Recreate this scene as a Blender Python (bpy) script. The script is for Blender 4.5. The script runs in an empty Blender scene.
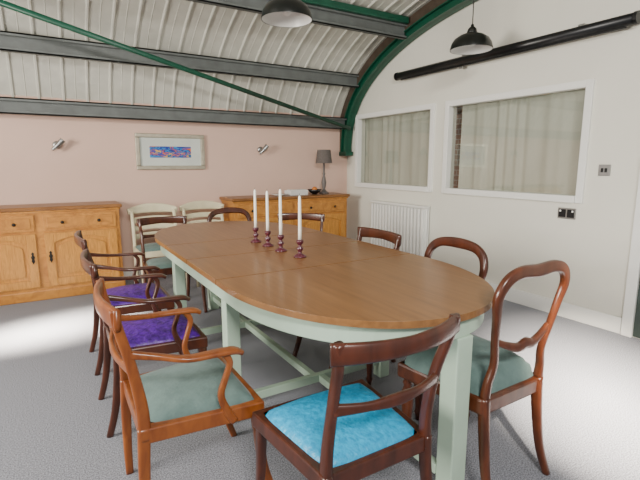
import bpy, bmesh, math, random
from mathutils import Vector, Matrix
random.seed(4)
C = bpy.context.scene.collection
PI = math.pi
V = Vector

# ------------------------------------------------------------------ materials
def nodes(name):
    m = bpy.data.materials.new(name); m.use_nodes = True
    nt = m.node_tree
    return m, nt, nt.nodes['Principled BSDF']

def mat(name, c1, c2=None, scale=5, stretch=(1,1,1), rough=.6, metal=0, coat=0, bump=0, bscale=None, detail=4, lo=.3, hi=.7, sheen=0, spec=None, distort=0):
    m, nt, b = nodes(name)
    b.inputs['Roughness'].default_value = rough
    b.inputs['Metallic'].default_value = metal
    b.inputs['Coat Weight'].default_value = coat
    b.inputs['Coat Roughness'].default_value = .15
    b.inputs['Sheen Weight'].default_value = sheen
    if spec is not None: b.inputs['Specular IOR Level'].default_value = spec
    tc = nt.nodes.new('ShaderNodeTexCoord')
    mp = nt.nodes.new('ShaderNodeMapping'); mp.inputs['Scale'].default_value = stretch
    nt.links.new(tc.outputs['Object'], mp.inputs['Vector'])
    n = nt.nodes.new('ShaderNodeTexNoise'); n.inputs['Scale'].default_value = scale; n.inputs['Detail'].default_value = detail
    n.inputs['Distortion'].default_value = distort
    nt.links.new(mp.outputs[0], n.inputs['Vector'])
    r = nt.nodes.new('ShaderNodeValToRGB')
    c2 = c2 or tuple(x*.85 for x in c1)
    r.color_ramp.elements[0].position = lo; r.color_ramp.elements[1].position = hi
    r.color_ramp.elements[0].color = (*c2, 1); r.color_ramp.elements[1].color = (*c1, 1)
    nt.links.new(n.outputs['Fac'], r.inputs[0])
    nt.links.new(r.outputs[0], b.inputs['Base Color'])
    if bump:
        bn = nt.nodes.new('ShaderNodeBump'); bn.inputs['Strength'].default_value = bump; bn.inputs['Distance'].default_value = .01
        n2 = nt.nodes.new('ShaderNodeTexNoise'); n2.inputs['Scale'].default_value = bscale or scale*2
        nt.links.new(mp.outputs[0], n2.inputs['Vector'])
        nt.links.new(n2.outputs['Fac'], bn.inputs['Height']); nt.links.new(bn.outputs[0], b.inputs['Normal'])
    return m

M = {}
M['carpet'] = mat('carpet', (.37,.38,.42), (.115,.12,.145), 170, rough=.95, bump=.25, bscale=300, detail=3, lo=.36, hi=.66)
M['pink'] = mat('pink_paint', (.68,.475,.385), (.65,.45,.36), 2, rough=.7)
M['white_wall'] = mat('white_paint', (.745,.73,.645), (.715,.70,.615), 2, rough=.6)
M['white_gloss'] = mat('white_gloss', (.82,.82,.78), (.80,.80,.76), 3, rough=.35)
M['deck'] = mat('deck_metal', (.60,.595,.525), (.53,.525,.46), 9, (1,1,1), rough=.45)
M['steel_grey'] = mat('grey_steel', (.14,.155,.15), (.10,.11,.105), 8, rough=.5)
M['green_steel'] = mat('green_steel', (.003,.075,.04), (.002,.055,.03), 8, rough=.4)
M['door_green'] = mat('dark_green_door', (.05,.07,.06), (.04,.058,.05), 8, rough=.5)
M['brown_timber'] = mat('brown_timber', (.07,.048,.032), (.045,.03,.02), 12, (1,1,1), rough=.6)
M['table_wood'] = mat('table_oak', (.265,.125,.042), (.165,.073,.023), 7, (6,.35,5), rough=.33, coat=.12, detail=9, distort=.4, lo=.22, hi=.74)
M['sage'] = mat('sage_paint', (.42,.55,.43), (.38,.50,.39), 10, rough=.5)
M['sage_light'] = mat('sage_paint_light', (.43,.56,.44), (.39,.51,.40), 10, rough=.5)
M['pine'] = mat('honey_pine', (.55,.245,.047), (.30,.11,.017), 9, (1,6,1), rough=.38, detail=9, distort=1.6, lo=.2, hi=.7)
M['pine_v'] = mat('honey_pine_vertical', (.60,.28,.055), (.33,.13,.019), 9, (6,6,.7), rough=.38, detail=9, distort=1.6, lo=.2, hi=.7)
M['pine_top'] = mat('brown_pine_top', (.28,.12,.033), (.17,.068,.017), 7, (.6,5,1), rough=.35, detail=6)
M['wood_honey'] = mat('orange_mahogany', (.31,.090,.015), (.17,.04,.007), 8, (3,3,1), rough=.33, coat=.25, detail=6, distort=.5)
M['wood_red'] = mat('red_mahogany', (.085,.020,.008), (.038,.009,.0035), 8, (3,3,1), rough=.30, coat=.3, detail=6, distort=.5)
M['wood_dark'] = mat('dark_mahogany', (.085,.021,.008), (.038,.010,.004), 8, (3,3,1), rough=.30, coat=.3, detail=6)
M['wood_balloon'] = mat('balloon_mahogany', (.12,.031,.010), (.058,.014,.0045), 8, (3,3,1), rough=.3, coat=.3, detail=6, distort=.5)
M['cream'] = mat('cream_paint', (.68,.62,.43), (.60,.54,.35), 12, rough=.5)
M['fab_green'] = mat('green_grey_velvet', (.13,.205,.19), (.085,.14,.13), 14, rough=.85, sheen=.1, bump=.15, bscale=90)
M['fab_blue'] = mat('turquoise_velvet', (.0,.39,.68), (.0,.25,.48), 50, rough=.42, bump=.6, bscale=40, distort=.5, detail=8, lo=.32, hi=.68)
M['fab_purple'] = mat('purple_velvet', (.10,.008,.34), (.04,.003,.14), 34, rough=.42, bump=.8, bscale=36, distort=.8, lo=.36, hi=.66)
M['candle'] = mat('ivory_wax', (.88,.86,.76), (.86,.83,.73), 5, rough=.4)
M['wick'] = mat('wick', (.03,.03,.03), None, 5)
M['plum'] = mat('plum_wood', (.10,.014,.028), (.055,.008,.016), 12, rough=.3, coat=.4)
M['black'] = mat('black_plastic', (.006,.006,.007), (.004,.004,.005), 10, rough=.35)
M['iron'] = mat('dark_iron', (.03,.027,.025), (.015,.014,.013), 20, rough=.5, metal=.6)
M['chrome'] = mat('brushed_steel', (.40,.40,.39), (.33,.33,.32), 30, rough=.3, metal=.9)
M['enamel_dark'] = mat('dark_enamel', (.002,.004,.0035), (.0015,.003,.0025), 10, rough=.3, coat=.1)
M['enamel_white'] = mat('white_enamel', (.80,.80,.77), None, 3, rough=.35)
M['curtain'] = mat('curtain_cloth', (.53,.53,.47), (.46,.46,.405), 8, (1,1,.3), rough=.9)
M['frame_silver'] = mat('silver_gilt_frame', (.50,.46,.36), (.38,.34,.26), 14, rough=.4, metal=.4)
M['mount'] = mat('mount_card', (.62,.66,.61), None, 3, rough=.8)
M['shade'] = mat('grey_shade', (.14,.12,.11), (.10,.086,.078), 60, rough=.9)
M['grey_wood'] = mat('grey_turned_wood', (.17,.15,.14), (.10,.09,.085), 30, rough=.6)
M['orange'] = mat('orange_peel', (.65,.22,.03), (.5,.15,.02), 30, rough=.5)
M['paper'] = mat('white_paper', (.72,.72,.70), None, 4, rough=.8)

def brick_mat():
    m, nt, b = nodes('red_brick')
    tc = nt.nodes.new('ShaderNodeTexCoord')
    sx = nt.nodes.new('ShaderNodeSeparateXYZ'); cx = nt.nodes.new('ShaderNodeCombineXYZ')
    nt.links.new(tc.outputs['Object'], sx.inputs[0]); nt.links.new(sx.outputs['Y'], cx.inputs['X']); nt.links.new(sx.outputs['Z'], cx.inputs['Y'])
    br = nt.nodes.new('ShaderNodeTexBrick'); br.inputs['Scale'].default_value = 4.5
    br.inputs['Color1'].default_value = (.46,.25,.19,1); br.inputs['Color2'].default_value = (.32,.19,.145,1); br.inputs['Mortar'].default_value = (.55,.51,.45,1)
    nt.links.new(cx.outputs[0], br.inputs['Vector']); nt.links.new(br.outputs['Color'], b.inputs['Base Color'])
    b.inputs['Roughness'].default_value = .9
    return m
M['brick'] = brick_mat()
def art_mat():
    m, nt, b = nodes('abstract_painting')
    tc = nt.nodes.new('ShaderNodeTexCoord'); mp = nt.nodes.new('ShaderNodeMapping'); mp.inputs['Scale'].default_value = (2.6,1,9)
    n = nt.nodes.new('ShaderNodeTexNoise'); n.inputs['Scale'].default_value = 2.2; n.inputs['Distortion'].default_value = 1.2; n.inputs['Detail'].default_value = 2
    r = nt.nodes.new('ShaderNodeValToRGB'); r.color_ramp.interpolation = 'CONSTANT'
    e = r.color_ramp.elements
    e[0].position = 0; e[0].color = (.01,.03,.30,1)
    e[1].position = .40; e[1].color = (.02,.22,.55,1)
    for p, c in ((.46,(.02,.03,.22,1)), (.51,(.70,.16,.02,1)), (.54,(.05,.06,.35,1)), (.60,(.75,.45,.03,1)), (.64,(.01,.12,.30,1))):
        x = e.new(p); x.color = c
    nt.links.new(tc.outputs['Object'], mp.inputs[0]); nt.links.new(mp.outputs[0], n.inputs['Vector'])
    nt.links.new(n.outputs['Fac'], r.inputs[0]); nt.links.new(r.outputs[0], b.inputs['Base Color'])
    return m
M['art'] = art_mat()
def glass_mat():
    m = bpy.data.materials.new('window_glass'); m.use_nodes = True; nt = m.node_tree; nt.nodes.clear()
    o = nt.nodes.new('ShaderNodeOutputMaterial'); mx = nt.nodes.new('ShaderNodeMixShader'); t = nt.nodes.new('ShaderNodeBsdfTransparent')
    g = nt.nodes.new('ShaderNodeBsdfGlossy'); g.inputs['Roughness'].default_value = .03
    mx.inputs[0].default_value = .08
    t.inputs['Color'].default_value = (.95,.96,.94,1)
    nt.links.new(t.outputs[0], mx.inputs[1]); nt.links.new(g.outputs[0], mx.inputs[2]); nt.links.new(mx.outputs[0], o.inputs[0])
    return m
M['glass'] = glass_mat()

# ------------------------------------------------------------------ mesh helpers
def mk(name, bm, m, parent=None, smooth=False, bevel=0, solid=0):
    bmesh.ops.recalc_face_normals(bm, faces=bm.faces)
    me = bpy.data.meshes.new(name); bm.to_mesh(me); bm.free()
    for f in me.polygons: f.use_smooth = smooth
    o = bpy.data.objects.new(name, me); C.objects.link(o)
    me.materials.append(M[m] if isinstance(m, str) else m)
    if parent: o.parent = parent
    if bevel:
        b = o.modifiers.new('bevel', 'BEVEL'); b.width = bevel; b.segments = 2; b.limit_method = 'ANGLE'; b.angle_limit = .6
    return o
def tag(o, label, cat, group=None):
    o['label'] = label; o['category'] = cat
    if group: o['group'] = group
    return o
def thing(name, label, cat, loc=(0,0,0), rz=0, group=None):
    o = bpy.data.objects.new(name, None); C.objects.link(o); o.empty_display_size = .1
    o.location = loc; o.rotation_euler = (0,0,rz)
    return tag(o, label, cat, group)
def struct(o): o['kind'] = 'structure'; return o
def B(): return bmesh.new()
def box(bm, x0, x1, y0, y1, z0, z1):
    vs = [bm.verts.new(p) for p in ((x0,y0,z0),(x1,y0,z0),(x1,y1,z0),(x0,y1,z0),(x0,y0,z1),(x1,y0,z1),(x1,y1,z1),(x0,y1,z1))]
    for f in ((0,1,2,3),(4,5,6,7),(0,1,5,4),(1,2,6,5),(2,3,7,6),(3,0,4,7)): bm.faces.new([vs[i] for i in f])
    return bm
def bx(name, d, m, parent=None, bevel=.003): return mk(name, box(B(), *d), m, parent, bevel=bevel)
def prism(bm, pts, z0, z1):
    a = [bm.verts.new((p[0],p[1],z0)) for p in pts]; b = [bm.verts.new((p[0],p[1],z1)) for p in pts]
    bm.faces.new(a); bm.faces.new(b); n = len(pts)
    for i in range(n): bm.faces.new((a[i],a[(i+1)%n],b[(i+1)%n],b[i]))
    return bm
def lathe(bm, prof, c=(0,0,0), n=24, axis='z'):
    rings = []
    for r, z in prof:
        ring = []
        for i in range(n):
            a = 2*PI*i/n
            p = (r*math.cos(a), r*math.sin(a), z)
            if axis == 'y': p = (p[0], p[2], p[1])
            if axis == 'x': p = (p[2], p[0], p[1])
            ring.append(bm.verts.new((p[0]+c[0], p[1]+c[1], p[2]+c[2])))
        rings.append(ring)
    for a, b in zip(rings, rings[1:]):
        for i in range(n): bm.faces.new((a[i],a[(i+1)%n],b[(i+1)%n],b[i]))
    bm.faces.new(rings[0]); bm.faces.new(rings[-1])
    return bm
def cr(p, t):
    n = len(p)-1; i = min(int(t), n-1); f = t-i
    g = lambda k: p[max(0,min(n,k))]
    p0, p1, p2, p3 = g(i-1), g(i), g(i+1), g(i+2)
    return .5*((2*p1)+(p2-p0)*f+(2*p0-5*p1+4*p2-p3)*f*f+(3*p1-p0-3*p2+p3)*f**3)
def sweep(bm, pts, sizes, side=(1,0,0), sub=6, n=12, k=.55):
    pts = [V(p) for p in pts]; N = len(pts)
    if isinstance(sizes, tuple): sizes = [sizes]*N
    sz = [V((s[0], s[1], 0)) for s in sizes]
    if N == 2: sub = 1
    tot = (N-1)*sub; P = [cr(pts, j/sub) for j in range(tot+1)]; S = [cr(sz, j/sub) for j in range(tot+1)]
    rings = []; last = V(side)
    for j in range(tot+1):
        T = (P[min(j+1,tot)]-P[max(j-1,0)]).normalized()
        s = V(side)-T*V(side).dot(T)
        if s.length < .12: s = last-T*last.dot(T)
        s.normalize(); last = s; u = T.cross(s)
        ring = []
        for i in range(n):
            a = 2*PI*(i+.5)/n; c, d = math.cos(a), math.sin(a)
            ring.append(bm.verts.new(P[j]+s*(S[j].x/2*math.copysign(abs(c)**k, c))+u*(S[j].y/2*math.copysign(abs(d)**k, d))))
        rings.append(ring)
    for a, b in zip(rings, rings[1:]):
        for i in range(n): bm.faces.new((a[i],a[(i+1)%n],b[(i+1)%n],b[i]))
    bm.faces.new(rings[0]); bm.faces.new(rings[-1])
    return bm
def sw(name, pts, sizes, m, parent, side=(1,0,0), sub=6, n=12, k=.55):
    return mk(name, sweep(B(), pts, sizes, side, sub, n, k), m, parent, smooth=True)

# ------------------------------------------------------------------ setting
XG, YB = 3.70, 5.39          # gable wall plane, back wall plane
XL = -3.2
struct(bx('floor', (XL, XG+.6, -1.2, YB+.15, -.05, 0), 'carpet', bevel=0))
struct(bx('wall_back', (XL, XG+.12, YB, YB+.15, 0, 2.02), 'pink', bevel=0))
W = [(3.735, 5.135, 1.015, 1.905), (2.055, 3.505, 1.015, 1.905)]   # openings Y0,Y1,z0,z1
bm = B()
x0, x1 = XG, XG+.12
z0w, z1w = 1.015, 1.905
box(bm, x0, x1, -1.2, YB, 0, z0w); box(bm, x0, x1, -1.2, YB, z1w, 3.3)
for a, b in ((-1.2, 2.055), (3.505, 3.735), (5.135, YB)): box(bm, x0, x1, a, b, z0w, z1w)
struct(mk('wall_right', bm, 'white_wall'))
# neighbouring room behind the two interior windows
struct(bx('wall_far', (XG+.22, XG+.32, 1.2, YB+.15, .0, 2.6), 'brick', bevel=0))
for i, (a, b, c, d) in enumerate(W):
    w = B()
    xf0, xf1 = XG-.022, XG+.055
    box(w, xf0, xf1, a-.038, a+.02, c-.038, d+.038); box(w, xf0, xf1, b-.02, b+.038, c-.038, d+.038)
    box(w, xf0, xf1, a+.02, b-.02, d-.02, d+.038); box(w, xf0-.016, xf1, a+.02, b-.02, c-.038, c+.02)
    wo = struct(mk('window_%d' % (i+1), w, 'white_gloss', bevel=.004))
    gl = mk('pane', box(B(), XG+.044, XG+.048, a+.02, b-.02, c+.02, d-.02), 'glass', wo)
    # curtain hanging behind the glass
    cb = B(); nn = 300; ya, yb = (a-.1, b+.12) if i == 0 else (a-.1, b-.08); prev = None
    for j in range(nn+1):
        s = j/nn; y = ya+(yb-ya)*s
        q = .014*math.sin(s*58+3.5*math.sin(s*11))+.012*math.sin(s*27+2+2.5*math.sin(s*7))
        r = [cb.verts.new((XG+.13+q, y, .85)), cb.verts.new((XG+.13+q*.6+.008*math.sin(s*90+2*math.sin(s*9)), y, 2.1))]
        if prev: cb.faces.new((prev[0], r[0], r[1], prev[1]))
        prev = r
    cu = mk('curtain', cb, 'curtain', smooth=True)
    tag(cu, ['pleated grey curtain behind the smaller interior window near the corner', 'pleated grey curtain behind the larger interior window, brick showing beside it'][i], 'curtain', 'curtains behind the interior windows')
# baseboards
struct(bx('baseboard_right', (XG-.018, XG, 1.63, YB, 0, .13), 'white_gloss'))
struct(bx('baseboard_back', (XL, XG-.018, YB-.018, YB, 0, .13), 'white_gloss'))
# door at the right edge
dr = struct(bx('door_1', (XG-.012, XG-.002, .68, 1.548, .01, 1.985), 'door_green'))
fr = B(); box(fr, XG-.03, XG, 1.55, 1.625, 0, 2.06); box(fr, XG-.03, XG, .60, .675, 0, 2.06); box(fr, XG-.03, XG, .675, 1.55, 1.99, 2.06)
mk('door_frame', fr, 'white_gloss', dr, bevel=.004)
hb = B(); lathe(hb, [(.02,0),(.02,.006),(.009,.008),(.009,.05)], (XG-.062,1.42,1.0), 12, 'x'); sweep(hb, [(XG-.06,1.42,1.0),(XG-.062,1.31,1.0)], (.016,.016), (0,0,1))
mk('door_handle', hb, 'chrome', dr, smooth=True)

# vault
yc = 2.3
def arch(a, z0, H, th, n=2.3):
    c, s = math.cos(th), math.sin(th)
    return yc+a*math.copysign(abs(c)**(2/n), c), z0+H*abs(s)**(2/n)
def vault_pts(off, t0=.0, t1=PI*.62, N=44):
    out = []
    for j in range(N+1):
        th = t0+(t1-t0)*j/N
        y, z = arch(3.18, 1.45, 1.64, th)
        y2, z2 = arch(3.18, 1.45, 1.64, th+.01); y1, z1 = arch(3.18, 1.45, 1.64, max(th-.01, 0))
        ty, tz = y2-y1, z2-z1; L = math.hypot(ty, tz) or 1
        out.append((y-off*tz/L, z+off*ty/L))      # inward normal
    return out
NA = 90
bm = B(); prof = []
x = XL
while x < XG+.05:
    prof += [(x, 0), (x+.086, 0), (x+.091, .004), (x+.096, 0), (x+.182, 0), (x+.192, .016), (x+.205, .016), (x+.215, 0)]; x += .215
rows = [[None]*len(prof) for _ in range(NA+1)]
cache = {o: vault_pts(o, N=NA) for o in (0, .004, .016)}
for i, (x, o) in enumerate(prof):
    for j in range(NA+1):
        y, z = cache[o][j]; rows[j][i] = bm.verts.new((x, y, z))
for j in range(NA):
    for i in range(len(prof)-1):
        if (rows[j][i].co-rows[j][i+1].co).length > 1e-6:
            bm.faces.new((rows[j][i], rows[j][i+1], rows[j+1][i+1], rows[j+1][i]))
ceil = struct(mk('ceiling', bm, 'deck'))
def strip(bm, p0, p1, xa, xb):
    n = len(p0); R = [[bm.verts.new((x, p[0], p[1])) for x, p in ((xa,p0[i]),(xb,p0[i]),(xb,p1[i]),(xa,p1[i]))] for i in range(n)]
    for i in range(n-1):
        for k in range(4): bm.faces.new((R[i][k], R[i][(k+1)%4], R[i+1][(k+1)%4], R[i+1][k]))
    bm.faces.new(R[0]); bm.faces.new(R[-1])
    return bm
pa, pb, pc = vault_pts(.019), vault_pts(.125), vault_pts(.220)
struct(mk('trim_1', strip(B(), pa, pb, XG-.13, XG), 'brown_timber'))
rb = strip(B(), pb, pc, XG-.10, XG-.085); strip(rb, vault_pts(.208), pc, XG-.14, XG-.02); strip(rb, pb, vault_pts(.137), XG-.14, XG-.02)
# shoe plate at the springing
box(rb, XG-.14, XG-.02, YB-.17, YB-.001, 1.40, 1.455)
struct(mk('trim_2', rb, 'green_steel'))
def purlin(name, y, zc, h, m, k):
    b = B(); box(b, XL, XG-.13, y-.006, y+.006, zc-h/2, zc+h/2)
    box(b, XL, XG-.13, y-.05, y+.006, zc-h/2, zc-h/2+.012); box(b, XL, XG-.13, y-.05, y+.006, zc+h/2-.012, zc+h/2)
    box(b, XL, XG-.13, y-.05, y-.044, zc-h/2, zc-h/2+.03); box(b, XL, XG-.13, y-.05, y-.044, zc+h/2-.03, zc+h/2)
    return struct(mk('trim_%d' % k, b, m))
purlin('p', 5.27, 1.83, .15, 'steel_grey', 3)
purlin('p', 5.00, 2.345, .16, 'steel_grey', 4)
purlin('p', 4.10, 2.74, .16, 'steel_grey', 5)
tr = B(); sweep(tr, [(XG-.16, 4.02, 2.84), (XL, 4.02, 2.84)], (.07,.05), (0,0,1), k=.4); struct(mk('trim_6', tr, 'green_steel'))
br = B(); sweep(br, [(3.58, 5.16, 1.76), (-.9, 4.24, 2.64)], (.045,.045), (0,0,1)); struct(mk('trim_7', br, 'green_steel', smooth=True))

# ------------------------------------------------------------------ table
TX, Y0, Y1 = 1.20, 1.03, 3.95
TH, AX, BE = .78, .585, .80
def half(y, inset=0):
    a, e = AX-inset, BE-inset
    lo, hi = Y0+BE, Y1-BE
    d = lo-y if y < lo else (y-hi if y > hi else 0)
    q = min(d/e, 1)
    return a*(1-q**2.1)**(1/2.1)
def section(ya, yb, inset=0, N=60):
    lo, hi = Y0+inset, Y1-inset; ya, yb = max(ya, lo), min(yb, hi)
    ys = []
    for i in range(N+1):
        s = i/N
        s = .5-.5*math.cos(PI*s); ys.append(ya+(yb-ya)*s)
    R = [(half(y, inset), y) for y in ys]
    pts = [(TX+h, y) for h, y in R]+[(TX-h, y) for h, y in reversed(R)]
    out = []
    for p in pts:
        if not out or math.hypot(p[0]-out[-1][0], p[1]-out[-1][1]) > 1e-4: out.append(p)
    if math.hypot(out[0][0]-out[-1][0], out[0][1]-out[-1][1]) < 1e-4: out.pop()
    return [(p[0]-TX, p[1]-2.5) for p in out]
tb = thing('dining_table', 'long oval extending dining table with oak top on sage green painted frame and legs', 'table', (TX, 2.5, 0))
mk('tabletop', prism(B(), section(0, 1.93), TH-.026, TH), 'table_wood', tb, bevel=.004)
mk('tabletop_leaf', prism(B(), section(1.939, 2.43), TH-.026, TH), 'table_wood', tb, bevel=.003)
mk('tabletop_leaf', prism(B(), section(2.439, 2.93), TH-.026, TH), 'table_wood', tb, bevel=.003)
mk('tabletop', prism(B(), section(2.939, 9), TH-.026, TH), 'table_wood', tb, bevel=.004)
for y in (1.9345, 2.4345, 2.9345):
    h = half(y, .04); bx('leaf_joint', (-h, h, y-2.5-.02, y-2.5+.02, TH-.0268, TH-.020), 'wood_dark', tb, 0)
mk('apron', prism(B(), section(0, 9, .035), TH-.108, TH-.027), 'sage', tb, bevel=.004)
L = .035
for x, y in ((-.48,2.05),(.48,2.05),(-.48,3.07),(.48,3.07)):
    bx('leg', (x-L, x+L, y-2.5-L, y-2.5+L, 0, TH-.108), 'sage_light', tb, .005)
for y, xo in ((1.10,.062), (3.86,0)):
    bx('leg', (xo-.040, xo+.040, y-2.5-.040, y-2.5+.040, 0, TH-.107), 'sage_light', tb, .005)
for y in (2.05, 3.07):
    bx('stretcher', (-.48+L, .48-L, y-2.5-.017, y-2.5+.017, .08, .125), 'sage_light', tb)
for ya, yb in ((1.10+.040, 2.033), (2.067, 3.053), (3.087, 3.86-.040)):
    xo = .035 if ya < 2 else 0
    bx('stretcher', (xo-.018, xo+.018, ya-2.5, yb-2.5, .082, .122), 'sage_light', tb)

# ------------------------------------------------------------------ chairs
def seat_pad(bm, wf, wr, y0, y1, z0, th, n=18, ins=.012, puff=0):
    g = []
    for j in range(n+1):
        row = []
        for i in range(n+1):
            u = -1+2*i/n; v = -1+2*j/n
            uu = u*math.sqrt(1-.12*v*v); vv = v*math.sqrt(1-.12*u*u)*1.0
            uu /= math.sqrt(.9); vv /= math.sqrt(.9)
            uu = max(-1.03, min(1.03, uu)); vv = max(-1.03, min(1.03, vv))
            w = (wr+(wf-wr)*(vv+1)/2)/2-ins
            x = uu*w; y = (y0+y1)/2+vv*((y1-y0)/2-ins)
            e = max(abs(u), abs(v))
            k = .45+puff
            z = z0+th*(k*(1-e**8)+(1-k)*(1-u*u*.9)*(1-v*v*.9)) if e < 1 else z0
            row.append(bm.verts.new((x, y, z)))
        g.append(row)
    for j in range(n):
        for i in range(n): bm.faces.new((g[j][i], g[j][i+1], g[j+1][i+1], g[j+1][i]))
    rim = [g[0][i] for i in range(n+1)]+[g[j][n] for j in range(1, n+1)]+[g[n][i] for i in range(n-1, -1, -1)]+[g[j][0] for j in range(n-1, 0, -1)]
    low = [bm.verts.new((v.co.x, v.co.y, z0-.02)) for v in rim]; k = len(rim)
    for i in range(k): bm.faces.new((rim[i], rim[(i+1)%k], low[(i+1)%k], low[i]))
    bm.faces.new(low)
    return bm
def frame_prism(wf, wr, y0, y1, z0, z1):
    return prism(B(), [(-wr/2,y0),(wr/2,y0),(wf/2,y1),(-wf/2,y1)], z0, z1)

def regency(name, label, loc, rz, wood, fab, arms=False, group=None, crest_h=.075, zt=.86, wr=.42, wf=.48, lean=.06, rear_kick=.04, cat='chair', bow=.035, flare=0):
    t = thing(name, label, cat, loc, rz, group)
    y0, y1 = -.215, .215; zs = .425
    mk('seat_frame', frame_prism(wf, wr, y0, y1, .368, zs), wood, t, bevel=.006)
    mk('seat', seat_pad(B(), wf-.035, wr-.035, y0+.015, y1-.015, zs, .045), fab, t, smooth=True)
    for s in (-1, 1):
        x = s*(wr/2-.012)
        sw('leg', [(x, y0+.012, zs), (x, y0+.005, .3), (x, y0-rear_kick*.45, .13), (x, y0-rear_kick*1.3, 0)], [(.030,.043),(.029,.040),(.027,.034),(.024,.030)], wood, t)
        sw('back_post', [(x, y0+.012, .38), (x-s*flare*.4, y0+.010, .5), (x-s*flare*.3, y0-lean*.30, .66), (x*1.01+s*flare*.5, y0-lean*.85, zt-.06), (x*1.02+s*flare, y0-lean*1.05, zt+.010)], [(.030,.043),(.027,.040),(.025,.034),(.026,.032),(.028,.028)], wood, t)
        xf = s*(wf/2-.026)
        sw('leg', [(xf, y1-.03, zs-.02), (xf, y1-.018, .3), (xf, y1-.002, .15), (xf, y1+.045, 0)], [(.038,.046),(.034,.042),(.030,.034),(.026,.028)], wood, t)
    yb = y0-lean; n = 9; pts = []; sz = []
    for i in range(n):
        u = -1+2*i/(n-1)
        pts.append((u*(wr/2+.012+flare), yb-bow*(1-u*u)+.006, zt-crest_h*.30+.008*(1-u*u)-flare*.9*(1-u*u)))
        sz.append((crest_h*(.82+.18*abs(u)), .022))
    sw('crest_rail', pts, sz, wood, t, (0,0,1), 5)
    zm = .64; ym = y0-lean*.35
    pts = [(u*(wr/2-.014), ym-bow*.75*(1-u*u), zm) for u in (-1,-.5,0,.5,1)]
    sw('back_rail', pts, [(.038,.018),(.027,.018),(.038,.02),(.027,.018),(.038,.018)], wood, t, (0,0,1), 5)
    if arms:
        for s in (-1, 1):
            xr = s*(wr/2-.012); xf = s*(wf/2-.004)
            sw('arm', [(xr, y0-lean*.30, .69), (xr+s*.020, y0+.07, .672), (xf+s*.004, -.06, .658), (xf+s*.006, .03, .656), (xf+s*.004, .10, .652), (xf+s*.003, .130, .638)],
               [(.024,.028),(.028,.021),(.040,.019),(.048,.019),(.048,.021),(.034,.019)], wood, t, (1,0,0), 5)
            sw('arm_support', [(xf+s*.003, .060, .655), (xf+s*.002, .085, .61), (xf-s*.002, .068, .55), (xf-s*.006, .052, .49), (xf-s*.010, .075, .42), (xf-s*.012, .10, .375)],
               [(.024,.026),(.022,.023),(.022,.021),(.022,.024),(.024,.030),(.024,.030)], wood, t, (1,0,0), 5)
    return t

def balloon(name, label, loc, rz, wood, fab, zt=.92, group=None, wr=.38, wf=.48, top=.43, cat='chair', lean=.085, kick=.085, oval=False, pad=.065):
    t = thing(name, label, cat, loc, rz, group)
    y0, y1 = -.21, .22; zs = .42
    mk('seat_frame', frame_prism(wf, wr, y0, y1, .35, zs), wood, t, bevel=.012)
    mk('seat', seat_pad(B(), wf+.0, wr+.0, y0+.012, y1, zs, pad, puff=.25), fab, t, smooth=True)
    for s in (-1, 1):
        x = s*(wr/2-.02)
        sw('leg', [(x, y0+.015, zs), (x, y0+.005, .28), (x+s*.005, y0-kick*.3, .12), (x+s*.012, y0-kick, 0)], [(.034,.046),(.031,.042),(.028,.035),(.025,.029)], wood, t)
        lb = B()
        lathe(lb, [(.027,.42),(.027,.36),(.016,.345),(.024,.33),(.017,.315),(.026,.29),(.028,.25),(.022,.16),(.015,.07),(.014,.06),(.02,.045),(.015,.03),(.011,0)], (s*(wf/2-.035), y1-.04, 0), 16)
        mk('leg', lb, wood, t, smooth=True)
    H = zt-.42
    def yl(z): return y0+.012-lean*((z-.42)/H)**1.2
    if oval:
        prof = [(wr/2-.02, 0), (wr/2-.022, .15), (wr/2-.022, .3), (wr/2-.012, .46), (top/2-.008, .62), (top/2-.008, .76), (top/2-.035, .88), (top/2-.10, .955), (0, .975)]
        szR = [(.038,.030),(.032,.028),(.028,.026),(.028,.028),(.028,.036),(.030,.044),(.030,.050),(.028,.054),(.028,.060)]
    else:
        prof = [(wr/2-.02, 0), (wr/2-.024, .12), (wr/2-.040, .28), (wr/2-.018, .48), (top/2-.014, .68), (top/2, .83), (top/2-.035, .945), (top/4, .99), (0, .98)]
        szR = [(.038,.030),(.032,.028),(.028,.026),(.026,.026),(.026,.032),(.028,.038),(.028,.043),(.026,.046),(.026,.050)]
    ptsR = [(x, yl(.42+H*q), .42+H*q) for x, q in prof]
    ptsL = [(-x, y, z) for x, y, z in reversed(ptsR[:-1])]
    sw('back_frame', ptsR+ptsL, szR+list(reversed(szR[:-1])), wood, t, (0,1,0), 6)
    zm = .42+H*.40; xm = wr/2-.022; ym = yl(zm)
    sw('back_rail', [(-xm, ym, zm+.035), (-xm*.6, ym-.008, zm+.005), (-xm*.25, ym-.014, zm-.012), (0, ym-.016, zm-.002), (xm*.25, ym-.014, zm-.012), (xm*.6, ym-.008, zm+.005), (xm, ym, zm+.035)],
       [(.02,.024),(.02,.03),(.022,.038),(.022,.044),(.022,.038),(.02,.03),(.02,.024)], wood, t, (0,1,0), 5)
    return t

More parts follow.
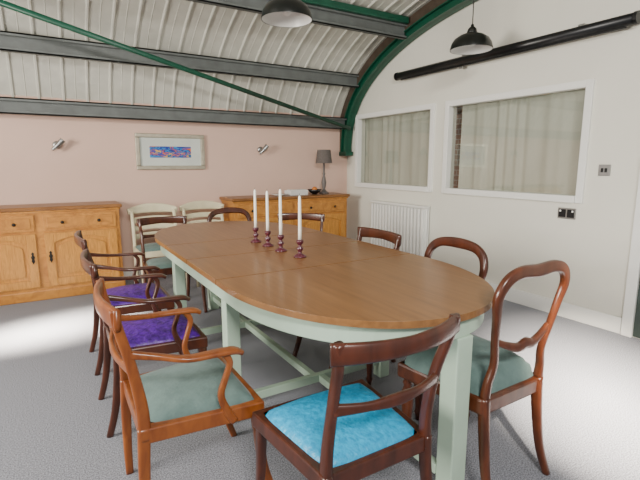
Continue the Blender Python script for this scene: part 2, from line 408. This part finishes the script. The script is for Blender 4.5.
def cream_chair(label, loc, rz):
    t = thing('dining_chair', label, 'chair', loc, rz, 'cream chairs against the back wall')
    wood = 'cream'; wr, wf = .47, .47; y0, y1 = -.2, .22
    mk('seat_frame', frame_prism(wf, wr, y0, y1, .38, .44), wood, t, bevel=.006)
    mk('seat', seat_pad(B(), wf-.01, wr-.01, y0+.02, y1, .44, .04), 'fab_green', t, smooth=True)
    for s in (-1, 1):
        x = s*(wr/2-.018)
        sw('leg', [(x, y0-.03, 0), (x, y0+.01, .22), (x, y0+.012, .42)], (.034,.034), wood, t)
        sw('back_post', [(x, y0+.012, .40), (x, y0, .6), (x, y0-.05, .80)], (.034,.034), wood, t)
        sw('leg', [(s*(wf/2-.02), y1-.02, 0), (s*(wf/2-.02), y1-.02, .42)], [(.028,.028),(.038,.038)], wood, t)
    sw('crest_rail', [(u*(wr/2+.02), y0-.05-.04*(1-u*u), .795+.030*(1-u*u)) for u in (-1,-.5,0,.5,1)], [(.06,.02),(.09,.02),(.10,.02),(.09,.02),(.06,.02)], wood, t, (0,0,1), 5)
    for z, d in ((.70,.030),(.615,.02),(.53,.008)):
        sw('back_slat', [(u*(wr/2-.02), y0-d-.03*(1-u*u), z+.016*(1-u*u)) for u in (-1,-.5,0,.5,1)], (.055,.014), wood, t, (0,0,1), 4)
    return t

regency('carver_chair', 'orange mahogany carver armchair with green grey seat, nearest on the left side', (.41,1.69,0), -PI/2, 'wood_honey', 'fab_green', True, 'carver chairs along the left side of the table', wr=.43, wf=.51, lean=.05, rear_kick=.0, zt=.84)
regency('carver_chair', 'dark mahogany carver with purple seat, between the orange carver and the other purple one', (.42,2.42,0), -PI/2, 'wood_dark', 'fab_purple', True, 'carver chairs along the left side of the table', wr=.43, wf=.51, crest_h=.06, zt=.84)
regency('carver_chair', 'dark mahogany carver with purple seat, farthest of the armchairs on the left side', (.43,3.16,0), -PI/2, 'wood_dark', 'fab_purple', True, 'carver chairs along the left side of the table', wr=.43, wf=.51, crest_h=.06, zt=.845)
regency('dining_chair', 'mahogany chair with bright turquoise velvet seat at the near end of the table', (.80,1.18,0), 0, 'wood_red', 'fab_blue', False, zt=.842, wr=.41, wf=.49, crest_h=.062, rear_kick=.07, lean=.07, bow=.055, flare=.010)
balloon('balloon_back_chair', 'reddish balloon back chair with green grey seat in right foreground beside table leg', (1.52,1.235,0), math.radians(1), 'wood_balloon', 'fab_green', zt=.92, lean=.07, kick=.055, top=.41, pad=.095)
balloon('balloon_back_chair', 'dark balloon back chair pushed in on the right side, before the socket wall', (1.71,1.77,0), PI/2, 'wood_red', 'fab_green', zt=.86, oval=True)
regency('dining_chair', 'mahogany bar back chair on right side of the table facing away from the radiator', (1.60,2.35,0), PI/2, 'wood_dark', 'fab_green', zt=.84)
regency('dining_chair', 'mahogany bar back chair at the far right curve of the table, before the sideboard', (1.86,3.50,0), math.radians(142), 'wood_dark', 'fab_green', zt=.815)
balloon('balloon_back_chair', 'dark mahogany chair with rounded crest at the far end of table, before the corner sideboard', (1.53,4.03,0), PI, 'wood_dark', 'fab_green', zt=.845, oval=True, wf=.44)
regency('dining_chair', 'dark mahogany bar back chair at far left end of table, before the cream chairs', (.89,4.04,0), PI, 'wood_dark', 'fab_green', zt=.79)
cream_chair('cream painted chair against the pink wall next to the left sideboard', (.95,4.80,0), PI)
cream_chair('cream painted chair against the pink wall next to the right sideboard', (1.50,4.85,0), PI)

# ------------------------------------------------------------------ sideboards
def sideboard(label, x0, x1, h=.895, depth=.43, bays=2):
    yb = YB-.025; t = thing('sideboard', label, 'sideboard', ((x0+x1)/2, yb-depth/2, 0), 0, 'pine sideboards along the back wall')
    w = x1-x0; d = depth/2
    body = B(); box(body, -w/2, w/2, -d+.012, d, .09, h-.035); mk('body', body, 'pine', t, bevel=.004)
    pl = B(); box(pl, -w/2-.012, w/2+.012, -d, d, .0, .10); mk('plinth', pl, 'pine', t, bevel=.01)
    bx('top', (-w/2-.03, w/2+.03, -d-.02, d, h-.035, h), 'pine_top', t, .01)
    bx('moulding', (-w/2-.014, w/2+.014, -d+.0, d, h-.055, h-.035), 'pine', t, .006)
    bw = w/bays
    for i in range(bays):
        a, b = -w/2+i*bw+.035, -w/2+(i+1)*bw-.035
        zt1, zt0 = h-.075, h-.225
        dw = B(); box(dw, a, b, -d-.006, -d+.014, zt0, zt1); box(dw, a+.03, b-.03, -d-.012, -d-.004, zt0+.025, zt1-.025)
        dw = mk('drawer', dw, 'pine', t, bevel=.005)
        for q in (.25,.75):
            kb = B(); lathe(kb, [(.006,0),(.006,-.012),(.014,-.018),(.016,-.024),(.010,-.03)], (a+(b-a)*q, -d-.010, (zt0+zt1)/2), 14, 'y'); mk('knob', kb, 'iron', dw, smooth=True)
        z0, z1 = .13, h-.25; s = .075
        do = B(); box(do, a, a+s, -d-.010, -d+.014, z0, z1); box(do, b-s, b, -d-.010, -d+.014, z0, z1)
        box(do, a+s, b-s, -d-.010, -d+.014, z0, z0+s)
        n = 16; pts = [(a+s, z1), (b-s, z1)]
        for k in range(n+1):
            u = 1-2*k/n; pts.append(((a+b)/2+u*((b-a)/2-s), z1-s*.55-.06*abs(u)**2.5))
        f = [do.verts.new((p[0], -d-.010, p[1])) for p in pts]; g = [do.verts.new((p[0], -d+.014, p[1])) for p in pts]
        do.faces.new(f); do.faces.new(g)
        for k in range(len(pts)): do.faces.new((f[k], f[(k+1)%len(pts)], g[(k+1)%len(pts)], g[k]))
        do = mk('door', do, 'pine_v', t, bevel=.004)
        # fielded panel with arched head
        pb_ = B(); box(pb_, a+s-.002, b-s+.002, -d+.010, -d+.014, z0+s-.002, z1-.02)
        q0, q1 = a+s+.035, b-s-.035; pp = [(q1, z0+s+.035), (q0, z0+s+.035)]
        for k in range(n+1):
            u = -1+2*k/n; pp.append(((a+b)/2+u*(q1-q0)/2, z1-s*.55-.035-.055*abs(u)**2.5))
        f = [pb_.verts.new((p[0], -d-.004, p[1])) for p in pp]; g = [pb_.verts.new((p[0], -d+.0105, p[1])) for p in pp]
        pb_.faces.new(f); pb_.faces.new(g)
        for k in range(len(pp)): pb_.faces.new((f[k], f[(k+1)%len(pp)], g[(k+1)%len(pp)], g[k]))
        mk('door_panel', pb_, 'pine_v', do, bevel=.006)
        hx = b-s/2 if i % 2 == 0 else a+s/2; zc = (z0+z1)/2+.03
        hp = B(); fp = [(0,.06),(.012,.045),(.007,.03),(.017,.01),(.011,-.01),(.015,-.03),(.006,-.045),(0,-.06)]
        ring = [(x, z) for x, z in fp]+[(-x, z) for x, z in reversed(fp[1:-1])]
        fa = [hp.verts.new((hx+x, -d-.014, zc+z)) for x, z in ring]; fb = [hp.verts.new((hx+x, -d-.0095, zc+z)) for x, z in ring]
        hp.faces.new(fa); hp.faces.new(fb)
        for k in range(len(ring)): hp.faces.new((fa[k], fa[(k+1)%len(ring)], fb[(k+1)%len(ring)], fb[k]))
        sweep(hp, [(hx, -d-.012, zc+.015), (hx, -d-.028, zc+.008), (hx, -d-.028, zc-.03), (hx, -d-.026, zc-.05)], [(.007,.007),(.007,.007),(.013,.011),(.006,.006)], (1,0,0), k=1)
        mk('handle', hp, 'iron', do)
    return t
SH = .895
sideboard('honey pine sideboard with panelled doors at far left, nothing on its top', -.80, .60)
sideboard('honey pine sideboard in the corner carrying the table lamp', 1.82, 3.40)

# ------------------------------------------------------------------ things on the sideboard
lm = thing('table_lamp', 'table lamp with grey drum shade on turned grey base on the corner sideboard', 'lamp', (3.17,5.16,SH+.002))
lb = B(); lathe(lb, [(.065,0),(.065,.015),(.04,.03),(.018,.06),(.028,.10),(.034,.15),(.022,.21),(.014,.24),(.02,.26),(.014,.28),(.012,.40)], n=20); mk('base', lb, 'grey_wood', lm, smooth=True)
sh = B(); N = 28
r_ = [[], [], [], []]
for i in range(N):
    a = 2*PI*i/N; c, s = math.cos(a), math.sin(a)
    for k, (r, z) in enumerate(((.110,.40),(.088,.575),(.085,.575),(.107,.40))): r_[k].append(sh.verts.new((r*c, r*s, z)))
for k in range(4):
    for i in range(N): sh.faces.new((r_[k][i], r_[k][(i+1)%N], r_[(k+1)%4][(i+1)%N], r_[(k+1)%4][i]))
mk('lamp_shade', sh, 'shade', lm, smooth=False)
bw = B(); lathe(bw, [(.03,0),(.035,.006),(.07,.03),(.095,.065),(.09,.065),(.066,.034),(.03,.014)], (0,0,0), 24)
bowl = mk('bowl', bw, 'black', smooth=True); bowl.location = (2.99,5.10,SH+.002); tag(bowl, 'small dark bowl beside the table lamp on the corner sideboard', 'bowl')
fo = B(); bmesh.ops.create_uvsphere(fo, u_segments=16, v_segments=10, radius=.036)
fo = mk('orange_fruit', fo, 'orange', smooth=True); fo.location = (2.99,5.10,SH+.065); tag(fo, 'orange fruit sitting in the small dark bowl', 'fruit')
tray = thing('paper_box', 'low white box of papers on the corner sideboard, left of the dark bowl', 'box', (2.73,5.12,SH+.002), .1)
bx('box_body', (-.13,.13,-.08,.08,0,.06), 'paper', tray)
bx('papers', (-.10,.11,-.07,.06,.0605,.068), 'enamel_white', tray, 0)
dish = B(); lathe(dish, [(.04,0),(.06,.006),(.09,.02),(.092,.024),(.058,.012)], n=24); dish = mk('dish', dish, 'enamel_white', smooth=True); dish.location = (2.46,5.08,SH+.002); tag(dish, 'small white dish on the corner sideboard, left of the white box', 'dish')

# ------------------------------------------------------------------ candles
def ray(u, v, z):
    f = 450; th = math.atan(77/450); ps = math.radians(31.07)
    x, y = (u-320)/f, -(v-240)/f
    fw = math.cos(th)+y*math.sin(th); up = -math.sin(th)+y*math.cos(th)
    s = (z-1.3)/up; F, R = fw*s, x*s
    return F*math.sin(ps)+R*math.cos(ps), F*math.cos(ps)-R*math.sin(ps)
cl = ['first from the left, farthest away', 'second from the left', 'third from the left', 'rightmost and nearest']
for i, (u, v, hh) in enumerate(((256,242,.25),(268,246,.25),(281,251,.27),(300,257,.245))):
    x, y = ray(u, v, TH)
    h = thing('candlestick', 'turned plum candlestick on the table, '+cl[i], 'candlestick', (x,y,TH+.001), 0, 'plum candlesticks on the table')
    b = B(); lathe(b, [(.036,0),(.036,.006),(.026,.012),(.012,.02),(.010,.032),(.018,.042),(.020,.05),(.010,.06),(.009,.068),(.017,.076),(.020,.086),(.020,.096),(.012,.098)], n=20); mk('stem', b, 'plum', h, smooth=True)
    c = thing('candle', 'ivory taper candle in candlestick, '+cl[i], 'candle', (x,y,TH+.0995), 0, 'ivory candles on the table')
    b = B(); lathe(b, [(.0100,0),(.0095,.05),(.0078,hh-.012),(.0045,hh-.002),(.002,hh)], n=14); mk('wax', b, 'candle', c, smooth=True)
    b = B(); lathe(b, [(.0012,hh-.001),(.001,hh+.012)], n=6); mk('wick', b, 'wick', c)

# ------------------------------------------------------------------ pendants
def pendant(label, x, y, z, ztop):
    t = thing('pendant_lamp', label, 'lamp', (x,y,z), 0, 'pendant lamps hanging over the room')
    b = B(); N = 36
    out = [(.172,0),(.172,.012),(.162,.05),(.140,.085),(.100,.112),(.06,.127),(.04,.132)]
    inn = [(.168,.001),(.158,.045),(.136,.08),(.097,.107),(.058,.122),(.02,.124)]
    lathe(b, out+[(.038,.128)], n=N)
    for f in [f for f in b.faces if len(f.verts) > 8]: b.faces.remove(f)
    mk('lamp_shade', b, 'enamel_dark', t, smooth=True)
    b = B(); lathe(b, inn, n=N)
    for f in [f for f in b.faces if len(f.verts) > 8 and f.calc_center_median().z < .05]: b.faces.remove(f)
    mk('shade_lining', b, 'enamel_white', t, smooth=True)
    b = B(); lathe(b, [(.04,.13),(.042,.14),(.034,.165),(.022,.178),(.014,.183),(.012,.2)], n=20); mk('cap', b, 'enamel_dark', t, smooth=True)
    b = B(); bmesh.ops.create_uvsphere(b, u_segments=16, v_segments=10, radius=.032)
    for v in b.verts: v.co.z += .06
    lathe(b, [(.016,.08),(.018,.123)], n=14); mk('bulb', b, 'enamel_white', t, smooth=True)
    b = B(); lathe(b, [(.004,.198),(.004,ztop-z-.02)], n=8); mk('cord', b, 'black', t)
    b = B(); lathe(b, [(.045,ztop-z),(.045,ztop-z-.02),(.015,ztop-z-.035)], n=16); mk('ceiling_rose', b, 'black', t, smooth=True)
    return t
pendant('dark enamel dome pendant hanging over the table, in front of the roof beams', 1.48, 2.89, 2.25, 3.04)
pendant('dark enamel dome pendant hanging in front of the white gable wall', 3.13, 2.75, 2.23, 3.05)

# ------------------------------------------------------------------ wall things
sc = thing('projector_screen', 'long black rolled up projector screen case on the white gable wall', 'projector screen', (XG, 3.0, 2.3))
b = B(); sweep(b, [(-.07,-1.27,0),(-.07,1.27,0)], (.082,.082), (0,0,1), n=20, k=1); mk('case', b, 'black', sc, smooth=True)
for y in (-1.28, 1.255): 
    b = B(); sweep(b, [(-.07,y,0),(-.07,y+.025,0)], (.092,.092), (0,0,1), n=20, k=1); mk('end_cap', b, 'black', sc)
for y in (-.9, .25): bx('bracket', (-.075,-.001,y,y+.05,.03,.055), 'chrome', sc)
bx('pull_bar', (-.078,-.062,-1.2,1.2,-.054,-.038), 'black', sc, .002)
bx('pull_tab', (-.076,-.064,.28,.33,-.075,-.0545), 'chrome', sc, .002)

rd = thing('radiator', 'white vertical fluted panel radiator under the windows near the corner', 'radiator', (XG, 4.20, 0))
b = B(); n = 17; w = .98
box(b, -.055, -.040, -w/2, w/2, .20, .80); box(b, -.03, -.015, -w/2, w/2, .20, .80)
for i in range(n):
    y = -w/2+w*(i+.5)/n; box(b, -.105, -.0545, y-.015, y+.015, .22, .785)
mk('panel', b, 'white_gloss', rd, bevel=.004)
bx('top_grille', (-.108,-.012,-w/2-.004,w/2+.004,.80,.82), 'white_gloss', rd)
for y in (-w/2+.2, w/2-.2): bx('bracket', (-.016,-.001,y-.02,y+.02,.3,.7), 'chrome', rd)
for y in (-w/2+.02, w/2-.02):
    b = B(); sweep(b, [(-.045,y,.215),(-.045,y,.0)], (.016,.016)); mk('pipe', b, 'chrome', rd, smooth=True)
b = B(); lathe(b, [(.012,0),(.02,.006),(.02,.05),(.014,.06)], (-.045,-w/2-.01,.14), 14); mk('valve', b, 'white_gloss', rd, smooth=True)

so = thing('double_socket', 'steel double power socket low on the gable wall under the larger window', 'socket', (XG, 2.14, .885))
bx('plate', (-.012,-.0005,-.075,.075,-.045,.045), 'chrome', so, .003)
for y in (-.036, .036): bx('outlet', (-.0145,-.012,y-.03,y+.03,-.032,.034), 'black', so, .002)
for y in (-.052, .052): bx('rocker', (-.018,-.0145,y-.007,y+.007,.012,.028), 'white_gloss', so, .001)
si = thing('light_switch', 'steel light switch right of the larger window near the door', 'switch', (XG, 1.877, 1.245))
bx('plate', (-.012,-.0005,-.043,.043,-.043,.043), 'chrome', si, .003)
for y in (-.014, .014): bx('rocker', (-.018,-.012,y-.009,y+.009,-.016,.016), 'black', si, .002)

pf = thing('framed_picture', 'small colourful landscape format painting in a wide silver frame on the pink wall', 'picture', (1.25, YB, 1.425))
b = B(); w, h, f = .385, .20, .045
box(b, -w,w,-.035,-.001,h-f,h); box(b,-w,w,-.035,-.001,-h,-h+f); box(b,-w,-w+f,-.035,-.001,-h+f,h-f); box(b,w-f,w,-.035,-.001,-h+f,h-f)
mk('frame', b, 'frame_silver', pf, bevel=.008)
bx('mount', (-w+f,w-f,-.014,-.002,-h+f,h-f), 'mount', pf, 0)
bx('painting', (-.235,.225,-.016,-.0141,-.065,.060), 'art', pf, 0)
for i, (x, z) in enumerate(((.12,1.48),(2.36,1.465))):
    t = thing('wall_light', ['brushed metal wall spotlight above the left sideboard', 'brushed metal wall spotlight above the corner sideboard, right of the picture'][i], 'wall light', (x, YB, z), 0, 'metal wall spotlights on the pink wall')
    b = B(); lathe(b, [(.04,-.001),(.04,-.012),(.03,-.02)], n=20, axis='y'); mk('back_plate', b, 'chrome', t, smooth=True)
    b = B(); sweep(b, [(0,-.015,0),(.0,-.06,-.005),(.015,-.08,.005)], (.012,.012)); mk('arm', b, 'chrome', t, smooth=True)
    b = B(); sweep(b, [(-.045,-.085,-.05),(.01,-.09,.0),(.055,-.095,.05)], [(.03,.03),(.05,.05),(.06,.06)], (0,1,0), k=1); mk('spot_head', b, 'chrome', t, smooth=True)

# ------------------------------------------------------------------ light
w = bpy.data.worlds.new('world'); bpy.context.scene.world = w; w.use_nodes = True
w.node_tree.nodes['Background'].inputs[0].default_value = (.98,.98,1,1); w.node_tree.nodes['Background'].inputs[1].default_value = .52
def area(name, loc, target, size, sy, power, col=(1,1,1), spread=180):
    l = bpy.data.lights.new(name, 'AREA'); l.shape = 'RECTANGLE'; l.size = size; l.size_y = sy; l.energy = power; l.color = col
    l.spread = math.radians(spread)
    o = bpy.data.objects.new(name, l); C.objects.link(o); o.location = loc
    o.rotation_euler = (V(target)-V(loc)).to_track_quat('-Z','Y').to_euler()
    return o
area('daylight_left', (-3.1, 2.2, 1.7), (2.5, 3.2, 1.2), 1.6, 1.0, 195, (1,.94,.85), 150)
area('daylight_front', (-.2, -1.6, 2.9), (2.0, 3.6, 1.0), 1.0, .4, 85, (1,.96,.9), 120)
area('sun_patch_left', (-3.0, 3.3, 1.9), (-.1, 4.0, .0), .3, .15, 30, (1,.88,.72), 13)
area('sun_patch_right', (.2, -1.1, 2.6), (2.6, 1.2, 0), .12, .08, 50, (1,.88,.72), 20)

# ------------------------------------------------------------------ camera
cd = bpy.data.cameras.new('camera'); cam = bpy.data.objects.new('camera', cd); C.objects.link(cam)
cd.sensor_width = 36; cd.lens = 450/640*36; cd.clip_start = .02
cam.location = (0,0,1.3); cam.rotation_euler = (PI/2-math.atan(77/450), 0, -math.radians(31.07))
bpy.context.scene.camera = cam
